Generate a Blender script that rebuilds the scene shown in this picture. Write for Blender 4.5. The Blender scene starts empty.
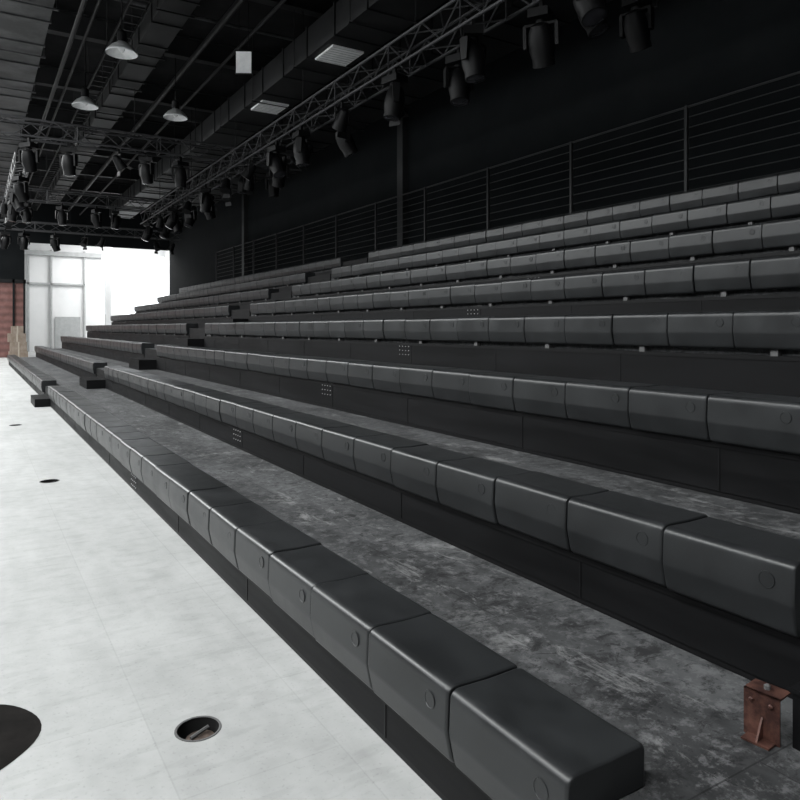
import bpy, math, random
from mathutils import Vector, Matrix
random.seed(7)
S = bpy.context.scene
S.view_settings.view_transform = 'Standard'

# ------------------------------------------------------------ materials
def mat(name, col, rough=0.6, metal=0.0, col2=None, scale=5.0, stretch=(1,1,1), bump=0.0, lo=0.4, hi=0.7, detail=6, spec=0.5, rough2=None):
    m = bpy.data.materials.new(name); m.use_nodes = True
    nt = m.node_tree; b = nt.nodes['Principled BSDF']
    b.inputs['Base Color'].default_value = (*col, 1)
    b.inputs['Roughness'].default_value = rough
    b.inputs['Metallic'].default_value = metal
    b.inputs['Specular IOR Level'].default_value = spec
    tc = nt.nodes.new('ShaderNodeTexCoord'); mp = nt.nodes.new('ShaderNodeMapping')
    mp.inputs['Scale'].default_value = stretch
    nt.links.new(tc.outputs['Object'], mp.inputs['Vector'])
    n = nt.nodes.new('ShaderNodeTexNoise'); n.inputs['Scale'].default_value = scale
    n.inputs['Detail'].default_value = detail; n.inputs['Roughness'].default_value = 0.65
    nt.links.new(mp.outputs['Vector'], n.inputs['Vector'])
    r = nt.nodes.new('ShaderNodeValToRGB')
    r.color_ramp.elements[0].position = lo; r.color_ramp.elements[1].position = hi
    c2 = col2 if col2 else tuple(min(1, c*1.25) for c in col)
    r.color_ramp.elements[0].color = (*col, 1); r.color_ramp.elements[1].color = (*c2, 1)
    nt.links.new(n.outputs['Fac'], r.inputs['Fac'])
    nt.links.new(r.outputs['Color'], b.inputs['Base Color'])
    if rough2 is not None:
        mr = nt.nodes.new('ShaderNodeMapRange')
        mr.inputs['From Min'].default_value = lo; mr.inputs['From Max'].default_value = hi
        mr.inputs['To Min'].default_value = rough; mr.inputs['To Max'].default_value = rough2
        nt.links.new(n.outputs['Fac'], mr.inputs['Value']); nt.links.new(mr.outputs['Result'], b.inputs['Roughness'])
    if bump:
        bp = nt.nodes.new('ShaderNodeBump'); bp.inputs['Strength'].default_value = bump
        bp.inputs['Distance'].default_value = 0.01
        nt.links.new(n.outputs['Fac'], bp.inputs['Height']); nt.links.new(bp.outputs['Normal'], b.inputs['Normal'])
    return m

M_seat = mat('seat_plastic', (.014,.015,.016), .33, col2=(.030,.032,.034), scale=3.2, lo=.38, hi=.85, rough2=.48, bump=.03, spec=.5)
M_fascia = mat('black_fascia', (.003,.0031,.0035), .5, col2=(.009,.009,.010), scale=1.5, stretch=(1,.3,3), rough2=.7, spec=.18)
M_bracket = mat('bracket_grey', (.10,.10,.10), .6)
M_bolt = mat('bolt_zinc', (.4,.4,.4), .4)
M_blackmetal = mat('black_metal', (.0045,.0045,.005), .5, spec=.25)
M_trussm = mat('truss_metal', (.045,.045,.048), .45, spec=.4)
M_rail = mat('rail_metal', (.024,.025,.026), .5, spec=.35)
M_wall = mat('black_wall', (.009,.0103,.0112), .9, col2=(.013,.0145,.0155), scale=.6, spec=.06)
M_ceil = mat('black_ceiling', (.008,.008,.0085), .9, col2=(.018,.018,.019), scale=1.2, spec=.12)
M_duct = mat('duct_dark', (.010,.0105,.011), .55, col2=(.022,.022,.023), scale=1, spec=.3)
M_ductg = mat('duct_grey', (.03,.031,.032), .5, col2=(.10,.10,.104), scale=1.4, spec=.3)
M_vent = mat('vent_white', (.82,.83,.84), .6)
M_lampm = mat('lamp_metal', (.6,.61,.61), .35, metal=.4)
M_lens = mat('lens_glass', (.03,.03,.035), .1)
M_white = mat('white_plaster', (.72,.73,.73), .8, col2=(.80,.80,.80), scale=.5)
M_grey = mat('grey_frame', (.35,.36,.36), .7)
M_rust = mat('rusty_metal', (.05,.022,.018), .5, col2=(.17,.08,.06), scale=18, metal=.4)
M_box = mat('cardboard', (.20,.155,.12), .85, col2=(.30,.25,.21), scale=4)
M_tape = mat('packing_tape', (.35,.31,.26), .5)
M_brown = mat('dusty_brown', (.05,.035,.028), .9, col2=(.16,.12,.10), scale=12)
M_dark = mat('pit_black', (.006,.006,.006), .9)
M_shadow = mat('shadow_black', (.008,.0075,.007), .95, col2=(.018,.016,.015), scale=5, bump=.3, spec=.08)  # dark tone of the painted floor shadow

def deck_mat():
    m = mat('dusty_deck', (.024,.025,.026), .72, col2=(.10,.102,.105), scale=1.6, stretch=(1.6,.8,1), lo=.34, hi=.68, bump=.2, detail=12, spec=.3)
    nt = m.node_tree; b = nt.nodes['Principled BSDF']
    ramp = [n for n in nt.nodes if n.type=='VALTORGB'][0]
    tc = [n for n in nt.nodes if n.type=='TEX_COORD'][0]
    def layer(prev, scale, stretch, lo, hi, col, amt, rot=0.0, rg=.75, dist=0.0):
        mp = nt.nodes.new('ShaderNodeMapping'); mp.inputs['Scale'].default_value=stretch; mp.inputs['Rotation'].default_value=(0,0,rot)
        nt.links.new(tc.outputs['Object'], mp.inputs['Vector'])
        n2 = nt.nodes.new('ShaderNodeTexNoise'); n2.inputs['Scale'].default_value=scale; n2.inputs['Detail'].default_value=9; n2.inputs['Roughness'].default_value=rg
        n2.inputs['Distortion'].default_value=dist
        nt.links.new(mp.outputs['Vector'], n2.inputs['Vector'])
        r2 = nt.nodes.new('ShaderNodeValToRGB'); r2.color_ramp.elements[0].position=lo; r2.color_ramp.elements[1].position=hi
        nt.links.new(n2.outputs['Fac'], r2.inputs['Fac'])
        mul = nt.nodes.new('ShaderNodeMath'); mul.operation='MULTIPLY'; mul.inputs[1].default_value=amt
        nt.links.new(r2.outputs['Color'], mul.inputs[0])
        mx = nt.nodes.new('ShaderNodeMixRGB'); mx.inputs['Color2'].default_value=(*col,1)
        nt.links.new(mul.outputs[0], mx.inputs['Fac']); nt.links.new(prev, mx.inputs['Color1'])
        return mx.outputs['Color']
    c = layer(ramp.outputs['Color'], 16, (1,1,1), .5, .60, (.17,.17,.175), .5)
    c = layer(c, 20, (1,1,1), .54, .62, (.010,.010,.011), .75)
    c = layer(c, 7, (1,1.6,1), .54, .62, (.012,.012,.013), .8, rot=.4, dist=.6)
    c = layer(c, 3.5, (2.2,.8,1), .57, .66, (.32,.32,.32), .5, rot=.9, dist=.5)
    c = layer(c, 2.2, (1,1,1), .58, .70, (.34,.34,.34), .5)
    br = nt.nodes.new('ShaderNodeTexBrick'); br.inputs['Scale'].default_value=1
    br.inputs['Mortar Size'].default_value=.003; br.inputs['Brick Width'].default_value=4; br.inputs['Row Height'].default_value=1.22
    br.inputs['Color1'].default_value=(1,1,1,1); br.inputs['Color2'].default_value=(.9,.9,.9,1); br.inputs['Mortar'].default_value=(.45,.45,.45,1)
    nt.links.new(tc.outputs['Object'], br.inputs['Vector'])
    m2 = nt.nodes.new('ShaderNodeMixRGB'); m2.blend_type='MULTIPLY'; m2.inputs['Fac'].default_value=1
    nt.links.new(c, m2.inputs['Color1']); nt.links.new(br.outputs['Color'], m2.inputs['Color2'])
    nt.links.new(m2.outputs['Color'], b.inputs['Base Color'])
    return m
M_deck = deck_mat()

def floor_mat():
    m = mat('pale_concrete_floor', (.41,.415,.41), .6, col2=(.53,.535,.53), scale=.7, lo=.3, hi=.7, detail=9, spec=.3)
    nt = m.node_tree; b = nt.nodes['Principled BSDF']
    ramp = [n for n in nt.nodes if n.type=='VALTORGB'][0]
    tc = [n for n in nt.nodes if n.type=='TEX_COORD'][0]
    br = nt.nodes.new('ShaderNodeTexBrick'); br.inputs['Scale'].default_value=1
    br.inputs['Mortar Size'].default_value=.005; br.inputs['Brick Width'].default_value=1.22; br.inputs['Row Height'].default_value=.61
    br.inputs['Mortar Smooth'].default_value=.8
    br.inputs['Color1'].default_value=(1,1,1,1); br.inputs['Color2'].default_value=(.95,.95,.95,1); br.inputs['Mortar'].default_value=(.88,.88,.88,1)
    mp = nt.nodes.new('ShaderNodeMapping'); mp.inputs['Rotation'].default_value=(0,0,math.radians(90))
    nt.links.new(tc.outputs['Object'], mp.inputs['Vector']); nt.links.new(mp.outputs['Vector'], br.inputs['Vector'])
    m2 = nt.nodes.new('ShaderNodeMixRGB'); m2.blend_type='MULTIPLY'; m2.inputs['Fac'].default_value=1
    nt.links.new(ramp.outputs['Color'], m2.inputs['Color1']); nt.links.new(br.outputs['Color'], m2.inputs['Color2'])
    prev=m2.outputs['Color']
    for sc,lo,hi,v,st in ((10,.25,.55,.90,(1,1,1)),(2.4,.35,.6,.90,(2.5,.6,1)),(60,.3,.42,.86,(1,1,1)),(6,.62,.56,.93,(.6,2,1))):
        mp2 = nt.nodes.new('ShaderNodeMapping'); mp2.inputs['Scale'].default_value=st
        nt.links.new(tc.outputs['Object'], mp2.inputs['Vector'])
        n2 = nt.nodes.new('ShaderNodeTexNoise'); n2.inputs['Scale'].default_value = sc; n2.inputs['Detail'].default_value = 8
        nt.links.new(mp2.outputs['Vector'], n2.inputs['Vector'])
        r2 = nt.nodes.new('ShaderNodeValToRGB')
        if lo<hi:
            r2.color_ramp.elements[0].position=lo; r2.color_ramp.elements[1].position=hi
            r2.color_ramp.elements[0].color=(v,v,v,1); r2.color_ramp.elements[1].color=(1,1,1,1)
        else:
            r2.color_ramp.elements[0].position=hi; r2.color_ramp.elements[1].position=lo
            r2.color_ramp.elements[0].color=(1,1,1,1); r2.color_ramp.elements[1].color=(v,v,v,1)
        nt.links.new(n2.outputs['Fac'], r2.inputs['Fac'])
        m3 = nt.nodes.new('ShaderNodeMixRGB'); m3.blend_type='MULTIPLY'; m3.inputs['Fac'].default_value=1
        nt.links.new(prev, m3.inputs['Color1']); nt.links.new(r2.outputs['Color'], m3.inputs['Color2']); prev=m3.outputs['Color']
    nt.links.new(prev, b.inputs['Base Color'])
    return m
M_floor = floor_mat()

def plank_mat():
    m = mat('red_boards', (.16,.07,.06), .7, col2=(.22,.11,.10), scale=3)
    nt = m.node_tree; b = nt.nodes['Principled BSDF']
    ramp = [n for n in nt.nodes if n.type=='VALTORGB'][0]
    tc = [n for n in nt.nodes if n.type=='TEX_COORD'][0]
    w = nt.nodes.new('ShaderNodeTexWave'); w.bands_direction='Z'; w.inputs['Scale'].default_value=.8
    nt.links.new(tc.outputs['Object'], w.inputs['Vector'])
    m2 = nt.nodes.new('ShaderNodeMixRGB'); m2.blend_type='MULTIPLY'; m2.inputs['Fac'].default_value=.35
    nt.links.new(ramp.outputs['Color'], m2.inputs['Color1']); nt.links.new(w.outputs['Color'], m2.inputs['Color2'])
    nt.links.new(m2.outputs['Color'], b.inputs['Base Color'])
    return m
M_red = plank_mat()

# ------------------------------------------------------------ mesh builder
class B:
    def __init__(s): s.v=[]; s.f=[]; s.mi=[]; s.mats=[]
    def m(s, mt):
        if mt not in s.mats: s.mats.append(mt)
        return s.mats.index(mt)
    def add(s, vs, fs, mt, M=None):
        o=len(s.v); k=s.m(mt)
        for p in vs:
            p=Vector(p)
            s.v.append(tuple(M@p) if M is not None else tuple(p))
        for f in fs: s.f.append([i+o for i in f]); s.mi.append(k)
    def box(s, x0,x1,y0,y1,z0,z1, mt, M=None):
        vs=[(x0,y0,z0),(x1,y0,z0),(x1,y1,z0),(x0,y1,z0),(x0,y0,z1),(x1,y0,z1),(x1,y1,z1),(x0,y1,z1)]
        s.add(vs,[(0,3,2,1),(4,5,6,7),(0,1,5,4),(1,2,6,5),(2,3,7,6),(3,0,4,7)],mt,M)
    def tube(s,p,q,r,mt,n=6,M=None):
        p=Vector(p);q=Vector(q); d=(q-p); 
        a=d.orthogonal().normalized(); b=d.normalized().cross(a)
        vs=[];fs=[]
        for c in (p,q):
            for i in range(n):
                t=2*math.pi*i/n; vs.append(c+a*math.cos(t)*r+b*math.sin(t)*r)
        for i in range(n): fs.append((i,(i+1)%n,n+(i+1)%n,n+i))
        fs.append(tuple(range(n-1,-1,-1))); fs.append(tuple(range(n,2*n)))
        s.add(vs,fs,mt,M)
    def lathe(s,prof,mt,n=20,M=None,cap=True):
        vs=[];fs=[]
        for (r,z) in prof:
            for i in range(n):
                t=2*math.pi*i/n; vs.append((r*math.cos(t),r*math.sin(t),z))
        for j in range(len(prof)-1):
            for i in range(n):
                fs.append((j*n+i,j*n+(i+1)%n,(j+1)*n+(i+1)%n,(j+1)*n+i))
        if cap:
            fs.append(tuple(range(n-1,-1,-1))); fs.append(tuple(range((len(prof)-1)*n,len(prof)*n)))
        s.add(vs,fs,mt,M)
    def mesh(s,name,smooth=None):
        me=bpy.data.meshes.new(name); me.from_pydata(s.v,[],s.f); me.update()
        for mt in s.mats: me.materials.append(mt)
        me.polygons.foreach_set('material_index', s.mi)
        if smooth:
            me.polygons.foreach_set('use_smooth',[True]*len(me.polygons))
            me.set_sharp_from_angle(angle=math.radians(smooth))
        me.update(); return me
    def obj(s,name,parent=None,smooth=None,loc=(0,0,0)):
        ob=bpy.data.objects.new(name,s.mesh(name,smooth)); S.collection.objects.link(ob)
        ob.location=loc
        if parent: ob.parent=parent
        return ob
def empty(name,loc=(0,0,0)):
    e=bpy.data.objects.new(name,None); S.collection.objects.link(e); e.location=loc; return e
def simple(name,x0,x1,y0,y1,z0,z1,mt):
    b=B(); b.box(x0,x1,y0,y1,z0,z1,mt); return b.obj(name)

# ------------------------------------------------------------ camera
f=700; a=math.atan(428/700); H=1.62
cam=bpy.data.cameras.new('camera'); co=bpy.data.objects.new('camera',cam); S.collection.objects.link(co)
cam.sensor_width=36; cam.lens=f/800*36; cam.shift_y=-(400-328)/800
co.location=(0,0,H); co.rotation_euler=(math.radians(90),0,-a)
cam.clip_end=300; S.camera=co

# ------------------------------------------------------------ room
XL,XR,YB,YF,ZC=-7.0,10.8,-6.0,46.0,9.0
holes=[(.78,2.84,.085),(.70,8.25,.09),(.62,13.3,.09)]
import bmesh
def floor_build():
    bm=bmesh.new()
    def rect(x0,x1,y0,y1):
        bm.faces.new([bm.verts.new(p) for p in ((x0,y0,0),(x1,y0,0),(x1,y1,0),(x0,y1,0))])
    x0,x1=.2,1.2
    rect(XL,x0,YB,54); rect(x1,XR,YB,54)
    def cell(cx,cy,r,xa,xb,ya,yb,n=32):
        outer=[];inner=[]
        for i in range(n):
            t=2*math.pi*(i+.5)/n; dx,dy=math.cos(t),math.sin(t)
            k=1e9
            if dx>1e-6:k=min(k,(xb-cx)/dx)
            if dx<-1e-6:k=min(k,(xa-cx)/dx)
            if dy>1e-6:k=min(k,(yb-cy)/dy)
            if dy<-1e-6:k=min(k,(ya-cy)/dy)
            outer.append((cx+dx*k,cy+dy*k)); inner.append((cx+dx*r,cy+dy*r))
        vi=[bm.verts.new((p[0],p[1],0)) for p in inner]; vo=[bm.verts.new((p[0],p[1],0)) for p in outer]
        for i in range(n):
            j=(i+1)%n; p,q=outer[i],outer[j]
            if abs(p[0]-q[0])>1e-5 and abs(p[1]-q[1])>1e-5:
                cxn=p[0] if (abs(p[0]-xa)<1e-5 or abs(p[0]-xb)<1e-5) else q[0]
                cyn=p[1] if (abs(p[1]-ya)<1e-5 or abs(p[1]-yb)<1e-5) else q[1]
                c=bm.verts.new((cxn,cyn,0)); bm.faces.new([vi[i],vo[i],c,vo[j],vi[j]])
            else: bm.faces.new([vi[i],vo[i],vo[j],vi[j]])
    rect(x0,x1,YB,2.5); cell(.78,2.84,.085,x0,x1,2.5,3.6)
    rect(x0,x1,3.6,7.8); cell(.70,8.25,.09,x0,x1,7.8,8.7); rect(x0,x1,8.7,12.9)
    cell(.62,13.3,.09,x0,x1,12.9,13.7); rect(x0,x1,13.7,54)
    bmesh.ops.recalc_face_normals(bm,faces=bm.faces)
    for fc in bm.faces:
        if fc.normal.z<0: fc.normal_flip()
    me=bpy.data.meshes.new('floor'); bm.to_mesh(me); me.materials.append(M_floor)
    ob=bpy.data.objects.new('floor',me); S.collection.objects.link(ob)
floor_build()
for (x,y,r) in holes:
    b=B(); d=.10
    b.lathe([(r,.0005),(r,-d),(.002,-d)],M_dark,n=32,cap=False)
    b.lathe([(r*.97,.002),(r*1.07,.003),(r*1.09,.0),(r*.97,.0)],M_bracket,n=32,cap=False)
    b.lathe([(r*.75,-d),(r*.7,-d*.45),(r*.3,-d*.35),(.001,-d*.4)],M_brown,n=16,cap=False,M=Matrix.Translation((.012,.008,0)))
    b.tube((-.03,.0,-d*.3),(.05,.03,-d*.2),.008,M_bracket,6)
    b.obj('floor_socket_hole',smooth=40,loc=(x,y,0))
# floor shadow made as a flat dark patch, shade put into its colour
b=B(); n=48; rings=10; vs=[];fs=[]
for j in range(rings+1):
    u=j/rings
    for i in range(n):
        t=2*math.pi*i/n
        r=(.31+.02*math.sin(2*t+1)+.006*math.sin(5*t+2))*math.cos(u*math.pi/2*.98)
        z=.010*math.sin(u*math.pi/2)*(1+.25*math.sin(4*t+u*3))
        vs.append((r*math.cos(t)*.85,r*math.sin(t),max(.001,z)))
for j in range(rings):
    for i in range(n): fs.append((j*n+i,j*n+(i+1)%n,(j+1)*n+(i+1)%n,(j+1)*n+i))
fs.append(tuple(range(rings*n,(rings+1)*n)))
b.add(vs,fs,M_shadow)
b.obj('shadow_patch',smooth=60,loc=(-.04,3.20,0))

# ceiling with unseen skylights added for top light (left of the bleacher)
SK=[(-5+i*8.4,-5+i*8.4+7.0) for i in range(6)]
SX0,SX1=-5.2,-2.2
b=B(); b.box(XL,SX0,YB,YF,ZC,ZC+.2,M_ceil); b.box(SX1,XR,YB,YF,ZC,ZC+.2,M_ceil)
prev=YB
for (y0,y1) in SK: b.box(SX0,SX1,prev,y0,ZC,ZC+.2,M_ceil); prev=y1
b.box(SX0,SX1,prev,YF,ZC,ZC+.2,M_ceil); b.obj('ceiling')
for i,(y0,y1) in enumerate(SK):
    b=B()
    for k in range(6):
        yy=y0+(y1-y0)*k/5; b.box(SX0,SX1,max(y0,yy-.03),min(y1,yy+.03),ZC+.02,ZC+.1,M_blackmetal)
    b.box((SX0+SX1)/2-.03,(SX0+SX1)/2+.03,y0,y1,ZC+.02,ZC+.1,M_blackmetal)
    b.obj('added_window_%d'%(i+1))
    L=bpy.data.lights.new('fill_daylight','AREA'); L.shape='RECTANGLE'; L.size=SX1-SX0-.1; L.size_y=y1-y0-.1  # fill light added at the unseen skylight
    L.energy=590+ (i*160); L.color=(.98,1,.99)
    lo=bpy.data.objects.new('fill_daylight',L); S.collection.objects.link(lo)
    lo.location=((SX0+SX1)/2,(y0+y1)/2,ZC-.02)
simple('wall_right',XR,XR+.2,YB,YF,0,ZC,M_wall)
simple('wall_back',XL,XR,YB-.2,YB,0,ZC,M_wall)
# left wall with unseen clerestory windows, added to brighten the upper rows
b=B(); b.box(XL-.2,XL,YB,YF,0,5.6,M_wall); b.box(XL-.2,XL,YB,YF,8.0,ZC,M_wall)
prev=YB
for k in range(4):
    y0=-4+k*10; y1=y0+8
    b.box(XL-.2,XL,prev,y0,5.6,8.0,M_wall); prev=y1
b.box(XL-.2,XL,prev,YF,5.6,8.0,M_wall); b.obj('wall_left')
for k in range(4):
    y0=-4+k*10; y1=y0+8
    b=B()
    for q in range(5): b.box(XL-.14,XL-.06,y0+q*2-(.06 if q==4 else 0),y0+q*2+(0 if q==4 else .06),5.6,8.0,M_blackmetal)
    b.box(XL-.14,XL-.06,y0,y1,5.6,5.66,M_blackmetal); b.box(XL-.14,XL-.06,y0,y1,7.94,8.0,M_blackmetal)
    b.obj('added_window_%d'%(k+7))
    L=bpy.data.lights.new('fill_daylight','AREA'); L.shape='RECTANGLE'; L.size=2.3; L.size_y=7.9; L.energy=110; L.color=(.98,1,.99)  # fill light added at the unseen clerestory opening
    lo=bpy.data.objects.new('fill_daylight',L); S.collection.objects.link(lo)
    lo.location=(XL+.02,(y0+y1)/2,6.8); lo.rotation_euler=(0,math.radians(-90),0)
b=B(); b.box(XL,2.6,YF,YF+.2,0,ZC,M_wall); b.box(2.6,XR,YF,YF+.2,6.6,ZC,M_wall)
b.obj('wall_front')
# bright annex beyond the opening
b=B(); b.box(1.5,7.9,53.8,54,0,8,M_white); b.box(7.9,12.3,53.8,54,0,2.6,M_white); b.box(7.9,12.3,53.8,54,6.9,8,M_white)
b.box(9.9,10.0,53.8,54,2.6,6.9,M_white)
b.obj('wall_annex')
b=B()
for x in (3.2,4.6,6.7): b.box(x,x+.12,53.6,53.8,0,7,M_grey)
b.box(3.2,6.8,53.6,53.8,4.6,4.72,M_grey); b.box(1.5,7.9,53.5,53.8,6.6,6.9,M_grey)
b.box(4.9,6.5,53.7,53.8,.05,2.4,M_grey)
b.obj('annex_wall_framing')
simple('annex_column',7.6,7.95,50,50.35,0,8,M_white)
simple('wall_annex_left',1.3,1.5,46.2,54,0,8,M_white); simple('wall_annex_right',12.3,12.5,46.2,54,0,8,M_white)
simple('ceiling_annex',1.3,12.5,46.2,54,8,8.2,M_white)
simple('floor_annex',10.8,12.3,46.2,54,-.1,0,M_floor)
L=bpy.data.lights.new('annex_fill','AREA'); L.shape='RECTANGLE'; L.size=5; L.size_y=4; L.energy=720  # unseen fill light, added to brighten the annex
lo=bpy.data.objects.new('annex_fill',L); S.collection.objects.link(lo); lo.location=(8.5,49.8,7.8)
w=bpy.data.worlds.new('sky'); S.world=w; w.use_nodes=True
w.node_tree.nodes['Background'].inputs[0].default_value=(.93,.97,1,1); w.node_tree.nodes['Background'].inputs[1].default_value=3.5
for y in (17.2,31):
    simple('wall_column',XR-.2,XR,y,y+.3,3.5,ZC,M_rail)
b=B(); b.box(-5,2.5,44.0,44.15,0,4.1,M_red)
for x in (-5,-2.5,0,1.9,2.42): b.box(x,x+.1,43.9,44.0,0,4.3,M_blackmetal)
b.box(-5,2.55,43.9,44.2,4.1,4.3,M_blackmetal)
b.obj('red_board_partition')

# ------------------------------------------------------------ bleacher
W=.535; Y0=1.315; Y1=35.0; A0,A1=16.0,17.25
XS=[1.31+1.053*i for i in range(8)]
ZT=[.455,.825,1.26,1.735,2.195,2.65,3.11,3.57]
root=empty('telescopic_bleacher')
prof=[(.31,-.12),(.311,-.016),(.307,-.006),(.298,-.001),(.285,0),(.17,-.0035),(.05,0),(.030,-.0015),(.014,-.009),(.006,-.022),(.004,-.040),(0,-.14),(.003,-.16),(.020,-.238),(.027,-.252),(.038,-.26),(.062,-.26),(.07,-.12)]
ctr=(.13,-.09)
def module(b,x,y,z,w):
    jx=random.uniform(-.004,.004); jz=random.uniform(-.003,.003); jr=random.uniform(-.012,.012)
    secs=[(.0035,.075),(.006,.028),(.015,0),(w-.015,0),(w-.006,.028),(w-.0035,.075)]
    n=len(prof); vs=[]; fs=[]
    for (sy,ins) in secs:
        for (px,pz) in prof:
            qx=px+(ctr[0]-px)*ins; qz=pz+(ctr[1]-pz)*ins
            vs.append((x+qx+jx+jr*(sy-w/2), y+sy, z+qz+jz))
    for k in range(len(secs)-1):
        for i in range(n):
            j=(i+1)%n; fs.append((k*n+i,(k+1)*n+i,(k+1)*n+j,k*n+j))
    fs.append(tuple(range(n))); fs.append(tuple(reversed(range((len(secs)-1)*n,len(secs)*n))))
    b.add(vs,fs,M_seat)
    c=Matrix.Translation((x+.0020+jx,y+.10,z-.080+jz))@Matrix.Rotation(math.radians(-90),4,'Y')
    b.lathe([(.031,-.004),(.030,.0018),(.027,.0022),(.026,.0005),(.001,.0005)],M_seat,n=18,M=c,cap=False)
for i in range(8):
    X,Z=XS[i],ZT[i]; D=Z-.125
    Xn=XS[i+1]+.10 if i<7 else XR
    sb=B(); y=Y0
    while y<Y1-.1:
        if not (y+W>A0 and y<A1): module(sb,X,y,Z,W)
        y+=W
    o=sb.obj('bench_row_%d'%(i+1),root,smooth=50)
    wn=o.modifiers.new('wn','WEIGHTED_NORMAL'); wn.keep_sharp=True; wn.weight=80
    tb=B(); tb.box(X+.10,Xn-.001,.75,Y1+.1,0,D,M_deck)
    tb.box(X+.09,Xn-.001,.735,.75,0,D-.002,M_fascia)
    tb.obj('deck_%d'%(i+1),root)
    fb=B()
    zb=ZT[i-1]-.125 if i else 0
    zt=Z-(.30 if i>=3 else .262)
    segs=[(.75,A0-.05),(A1+.05,Y1+.1)]
    for (ya,yb) in segs:
        fb.box(X+.06,X+.0995,ya,yb,zb+.03,zt,M_fascia)
        fb.box(X+.055,X+.06,ya,yb,zt-.03,zt,M_blackmetal)
        fb.box(X+.066,X+.0995,ya,yb,zb+.002,zb+.028,M_blackmetal)
    yy=.75+1.6
    while yy<Y1:
        if not (A0-.1<yy<A1+.1): fb.box(X+.057,X+.062,yy-.005,yy+.005,zb+.03,zt-.03,M_blackmetal)
        yy+=1.6
    fb.box(X+.07,X+.0995,A0-.05,A1+.05,zb+.002,D,M_fascia)
    if i: fb.box(X-.30,X+.07,A0+.05,A1-.05,zb+.001,(zb+D)/2,M_fascia)
    else: fb.box(X-.22,X+.07,A0+.05,A1-.05,.001,D/2,M_fascia)
    fb.obj('fascia_%d'%(i+1),root)
    bb=B()
    if i>=3:
        yy=Y0+.27
        while yy<Y1:
            if not (A0-.3<yy<A1+.1):
                bb.box(X+.05,X+.0995,yy-.025,yy+.025,zt-.002,zt+.045,M_bracket)
                bb.box(X+.076,X+.0995,yy-.02,yy+.02,zt,D-.01,M_blackmetal)
            yy+=W*2
    for p in range(4):
        for q in range(3):
            bb.lathe([(.006,0),(.006,.006),(.001,.008)],M_bolt,n=8,cap=False,M=Matrix.Translation((X+.06,7.2+p*.07,zt-.04-q*.05))@Matrix.Rotation(math.radians(-90),4,'Y'))
    bb.obj('brackets_%d'%(i+1),root)

# rusted thin angle bracket bolted to a black cable box near row end
zd=ZT[0]-.125+.002
b=B()
b.box(0,.006,0,.11,0,.145,M_rust)
b.box(0,.08,0,.11,.139,.145,M_rust)
b.box(-.045,0,.012,.098,0,.006,M_rust)
b.add([(-.04,.05,.006),(0,.05,.006),(0,.05,.07),(-.04,.056,.006),(0,.056,.006),(0,.056,.07)],[(0,1,2),(3,5,4),(0,2,5,3)],M_rust)
for (yy,zz) in ((.025,.115),(.085,.115)):
    b.lathe([(.008,-.0),(.008,.006),(.005,.009),(.001,.009)],M_rust,n=6,cap=False,M=Matrix.Translation((0,yy,zz))@Matrix.Rotation(math.radians(-90),4,'Y'))
b.lathe([(.010,0),(.010,.012),(.005,.015),(.001,.015)],M_bracket,n=6,cap=False,M=Matrix.Translation((.04,.055,.145)))
o=b.obj('rusty_angle_bracket',loc=(2.115,1.225,zd)); o.rotation_euler=(0,0,.12)
b=B(); b.box(0,.20,0,.17,0,.17,M_fascia); b.box(-.008,.208,-.008,.178,.17,.185,M_fascia); b.box(.04,.16,-.008,0,.04,.13,M_blackmetal); b.box(-.006,0,.03,.14,.03,.14,M_blackmetal); b.lathe([(.015,.185),(.015,.20),(.005,.205)],M_bolt,n=10,M=Matrix.Translation((.09,.1,0)))
b.obj('cable_box',loc=(2.15,1.035,zd))

# ------------------------------------------------------------ railing
b=B(); xr=9.75; zb=ZT[7]-.125+.002; zt=5.17
y=-.4
ys=[]
while y<34.6: ys.append(y); y+=2.52
for y in ys:
    b.box(xr-.03,xr+.03,y-.025,y+.025,zb,zt,M_rail); b.box(xr-.07,xr+.07,y-.06,y+.06,zb,zb+.02,M_rail)
for y,y2 in zip(ys[:-1],ys[1:]):
    for k in range(10):
        zz=zb+.2+(zt-zb-.22)*k/9
        b.tube((xr,y,zz),(xr,y2,zz),.008 if k<9 else .018,M_rail,6)
b.obj('guard_railing')

# ------------------------------------------------------------ trusses
def truss(name,p,q,s=.42):
    p=Vector(p);q=Vector(q);d=(q-p);L=d.length;d.normalize()
    u=Vector((0,0,1)); r=d.cross(u)
    c=[(-s/2,-s/2),(s/2,-s/2),(s/2,s/2),(-s/2,s/2)]
    b=B()
    P=lambda k,t:p+d*t+r*c[k][0]+u*c[k][1]
    for k in range(4): b.tube(P(k,0),P(k,L),.026,M_trussm,6)
    n=max(2,int(L/.5)); st=L/n
    for i in range(n):
        for k in range(4):
            j=(k+1)%4
            if i%2==0: b.tube(P(k,i*st),P(j,(i+1)*st),.013,M_trussm,5)
            else: b.tube(P(j,i*st),P(k,(i+1)*st),.013,M_trussm,5)
        if i%4==0:
            for k in range(4): b.tube(P(k,i*st),P((k+1)%4,i*st),.013,M_trussm,5)
    t=1.0
    while t<L:
        b.tube(p+d*t+u*s/2,Vector(((p+d*t).x,(p+d*t).y,ZC-.003)),.01,M_blackmetal,5); t+=4.5
    return b.obj(name)
TX,TZ=6.1,6.1
truss('lighting_truss',(TX,4.0,TZ),(TX,30,TZ))
for yy,x1 in ((6.6,8.6),(19.6,8.4),(29.2,6.6)):
    truss('lighting_truss',(-1.8,yy,TZ+.44),(x1,yy,TZ+.44))
truss('lighting_truss',(1.2,22,TZ+.2),(1.2,32,TZ+.2),.35)
truss('lighting_truss',(-1.8,34,6.0),(8.5,34,6.0),.35)

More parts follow.
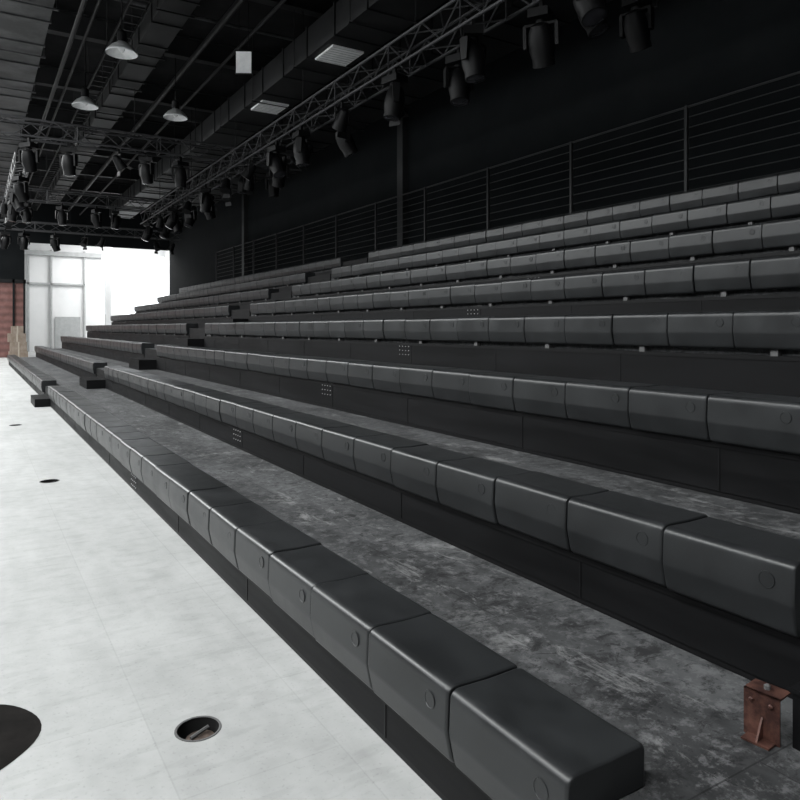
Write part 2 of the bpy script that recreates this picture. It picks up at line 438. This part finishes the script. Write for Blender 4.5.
def headmesh(name,pan,tilt,s=1.0):
    b=B(); T=Matrix.Scale(s,4)
    b.box(-.03,.03,-.02,.02,-.10,.03,M_blackmetal,T)
    b.box(-.16,.16,-.12,.12,-.20,-.10,M_blackmetal,T)
    R=T@Matrix.Rotation(pan,4,'Z')
    b.lathe([(.07,-.20),(.07,-.24)],M_blackmetal,n=14,M=R)
    b.box(-.20,.20,-.05,.05,-.27,-.24,M_blackmetal,R)
    for sx in (-1,1):
        b.add([(sx*.17,-.06,-.26),(sx*.21,-.06,-.26),(sx*.21,.06,-.26),(sx*.17,.06,-.26),(sx*.17,-.04,-.52),(sx*.21,-.04,-.52),(sx*.21,.04,-.52),(sx*.17,.04,-.52)],
              [(0,3,2,1),(4,5,6,7),(0,1,5,4),(1,2,6,5),(2,3,7,6),(3,0,4,7)],M_blackmetal,R)
    Hh=R@Matrix.Translation((0,0,-.46))@Matrix.Rotation(tilt,4,'X')
    b.lathe([(.05,.22),(.10,.20),(.135,.12),(.15,.02),(.15,-.08),(.13,-.18),(.135,-.26),(.125,-.265)],M_blackmetal,n=18,M=Hh)
    b.lathe([(.115,-.266),(.08,-.275),(.002,-.28)],M_lens,n=18,M=Hh,cap=False)
    return b.mesh(name,35)
def parmesh(name,tilt,s=1.0):
    b=B(); T=Matrix.Scale(s,4)
    b.box(-.02,.02,-.02,.02,-.12,.03,M_blackmetal,T)
    b.box(-.16,.16,-.015,.015,-.14,-.12,M_blackmetal,T)
    for sx in(-1,1): b.box(sx*.16-.008,sx*.16+.008,-.015,.015,-.36,-.12,M_blackmetal,T)
    Hh=T@Matrix.Translation((0,0,-.34))@Matrix.Rotation(tilt,4,'X')
    b.lathe([(.04,.22),(.09,.18),(.11,.08),(.14,-.10),(.15,-.2),(.14,-.2)],M_blackmetal,n=16,M=Hh)
    b.lathe([(.13,-.19),(.002,-.17)],M_lens,n=16,M=Hh,cap=False)
    for k in (0,2):
        Q=Hh@Matrix.Rotation(k*math.pi/2,4,'Z')
        b.add([(-.10,.15,-.2),(.10,.15,-.2),(.12,.21,-.30),(-.12,.21,-.30)],[(0,1,2,3)],M_blackmetal,Q)
    return b.mesh(name,35)
heads=[headmesh('moving_head',0.4,0.4,1.1),headmesh('moving_head_b',1.6,-0.5,1.1),headmesh('moving_head_c',2.5,.15,1.1),parmesh('par_a',.6,.95),parmesh('par_b',-.5,.95)]
def hang(x,y,z,k=None):
    k=random.choice((0,1,2,2,3,4)) if k is None else k
    ob=bpy.data.objects.new('stage_spotlight',heads[k]); S.collection.objects.link(ob)
    ob.location=(x,y,z); ob.rotation_euler=(0,0,random.uniform(0,6.28))
y=5.6; n=0
while y<29:
    hang(TX+(.21 if n%2 else -.21),y,TZ-.27,(n%3 if y<8 else None)); y+=random.choice((.7,.9,1.2)); n+=1
for yy,x1 in ((6.6,8.4),(19.6,8.2),(29.2,6.4),(34,8.2)):
    x=.3
    while x<x1:
        if abs(x-TX)>.45: hang(x,yy,(TZ+.2 if yy<33 else 5.78))
        x+=random.choice((.7,.9,1.2))
for y in (23,25,27.5,30.8): hang(1.2,y,TZ-.01)

# ------------------------------------------------------------ ceiling services
def duct(name,x0,x1,y0,y1,z0,z1,mt,vents=()):
    b=B(); b.box(x0,x1,y0,y1,z0,z1,mt)
    y=y0
    while y<y1: b.box(x0-.03,x1+.03,y,y+.05,z0-.03,z1+.03,mt); y+=1.3
    for y in vents:
        b.box(x0+.15,x1-.15,y-.42,y+.42,z0-.045,z0-.005,M_vent)
        for k in range(8): b.box(x0+.17,x1-.17,y-.40+k*.11,y-.39+k*.11,z0-.050,z0-.045,M_grey)
    y=y0+.6
    while y<y1:
        b.tube((x0-.05,y,z0),(x0-.05,y,ZC-.003),.012,mt,5); b.tube((x1+.05,y,z0),(x1+.05,y,ZC-.003),.012,mt,5)
        b.box(x0-.08,x1+.08,y-.02,y+.02,z0-.06,z0-.03,mt); y+=2.6
    return b.obj(name)
duct('air_duct',5.95,6.95,3,38,7.25,7.85,M_duct,(9.0,12.95,16.9))
duct('air_duct',.35,1.25,3,40,7.4,8.0,M_ductg,())
duct('air_duct',3.2,3.8,6,40,8.0,8.4,M_duct,())
duct('air_duct',8.4,9.8,2,34,7.5,8.3,M_duct,())
b=B()
for y in range(2,46,4):
    b.box(-2,XR-.01,y-.12,y+.12,8.96,8.995,M_duct); b.box(-2,XR-.01,y-.015,y+.015,8.5,8.96,M_duct); b.box(-2,XR-.01,y-.12,y+.12,8.46,8.5,M_duct)
b.obj('steel_roof_joists')
b=B()
for x,z,r in ((1.9,8.1,.05),(2.15,8.1,.035),(4.6,8.2,.07),(5.3,8.15,.04),(7.9,8.2,.06)): b.tube((x,2,z),(x,44,z),r,M_duct,8)
for y,z,r in ((11.3,8.42,.04),(15.4,8.42,.04),(23.2,8.42,.04)): b.tube((0,y,z),(9.5,y,z),r,M_ductg,8)
b.obj('service_pipes')
b=B()
for x in (2.6,7.4):
    b.box(x,x+.02,4,42,7.9,8.0,M_duct); b.box(x+.35,x+.37,4,42,7.9,8.0,M_duct)
    y=4
    while y<42: b.box(x,x+.37,y,y+.04,7.9,7.92,M_duct); y+=.4
    y=5
    while y<42: b.tube((x+.01,y,7.9),(x+.01,y,ZC-.003),.01,M_duct,5); b.tube((x+.36,y,7.9),(x+.36,y,ZC-.003),.01,M_duct,5); y+=3
b.obj('cable_tray')
def lampmesh():
    b=B()
    b.lathe([(.29,0),(.27,.05),(.20,.13),(.10,.20),(.08,.22)],M_lampm,n=28,cap=False)
    b.lathe([(.285,.004),(.26,.05),(.19,.12),(.09,.19),(.001,.20)],M_vent,n=28,cap=False)
    b.lathe([(.295,-.01),(.295,.012),(.283,.012),(.283,-.01)],M_vent,n=28,cap=False)
    b.lathe([(.09,.21),(.09,.40),(.05,.44),(.02,.46)],M_blackmetal,n=16)
    b.lathe([(.03,.19),(.06,.12),(.06,.06),(.03,.02),(.002,.01)],M_vent,n=14,cap=False)
    b.tube((0,0,.45),(0,0,ZC-6.955),.012,M_blackmetal,6)
    return b.mesh('pendant_lamp',40)
LM=lampmesh()
for (x,y) in ((2.48,14.4),(2.32,18.3),(4.4,18.1)):
    ob=bpy.data.objects.new('pendant_lamp',LM); S.collection.objects.link(ob); ob.location=(x,y,6.95)
b=B(); b.box(-.16,.16,-.02,.02,0,.46,M_vent); b.box(-.18,.18,-.025,.025,-.02,0,M_blackmetal); b.box(-.18,.18,-.025,.025,.46,.48,M_blackmetal)
b.tube((-.10,0,.48),(-.10,0,1.94),.008,M_blackmetal,5); b.tube((.10,0,.48),(.10,0,1.94),.008,M_blackmetal,5)
o=b.obj('hanging_sign',loc=(4.92,14.4,7.02)); o.rotation_euler=(0,0,-.5)

# ------------------------------------------------------------ far clutter
b=B()
z=0
for k,(dx,w_,h) in enumerate(((0,.8,.5),(.05,.7,.45),(-.04,.75,.4),(.1,.5,.35))):
    b.box(dx,dx+w_,0,.6,z,z+h,M_box); b.box(dx+w_/2-.03,dx+w_/2+.03,-.003,.603,z+.002,z+h+.002,M_tape); z+=h+.003
b.obj('cardboard_box_stack',loc=(1.5,38,0))
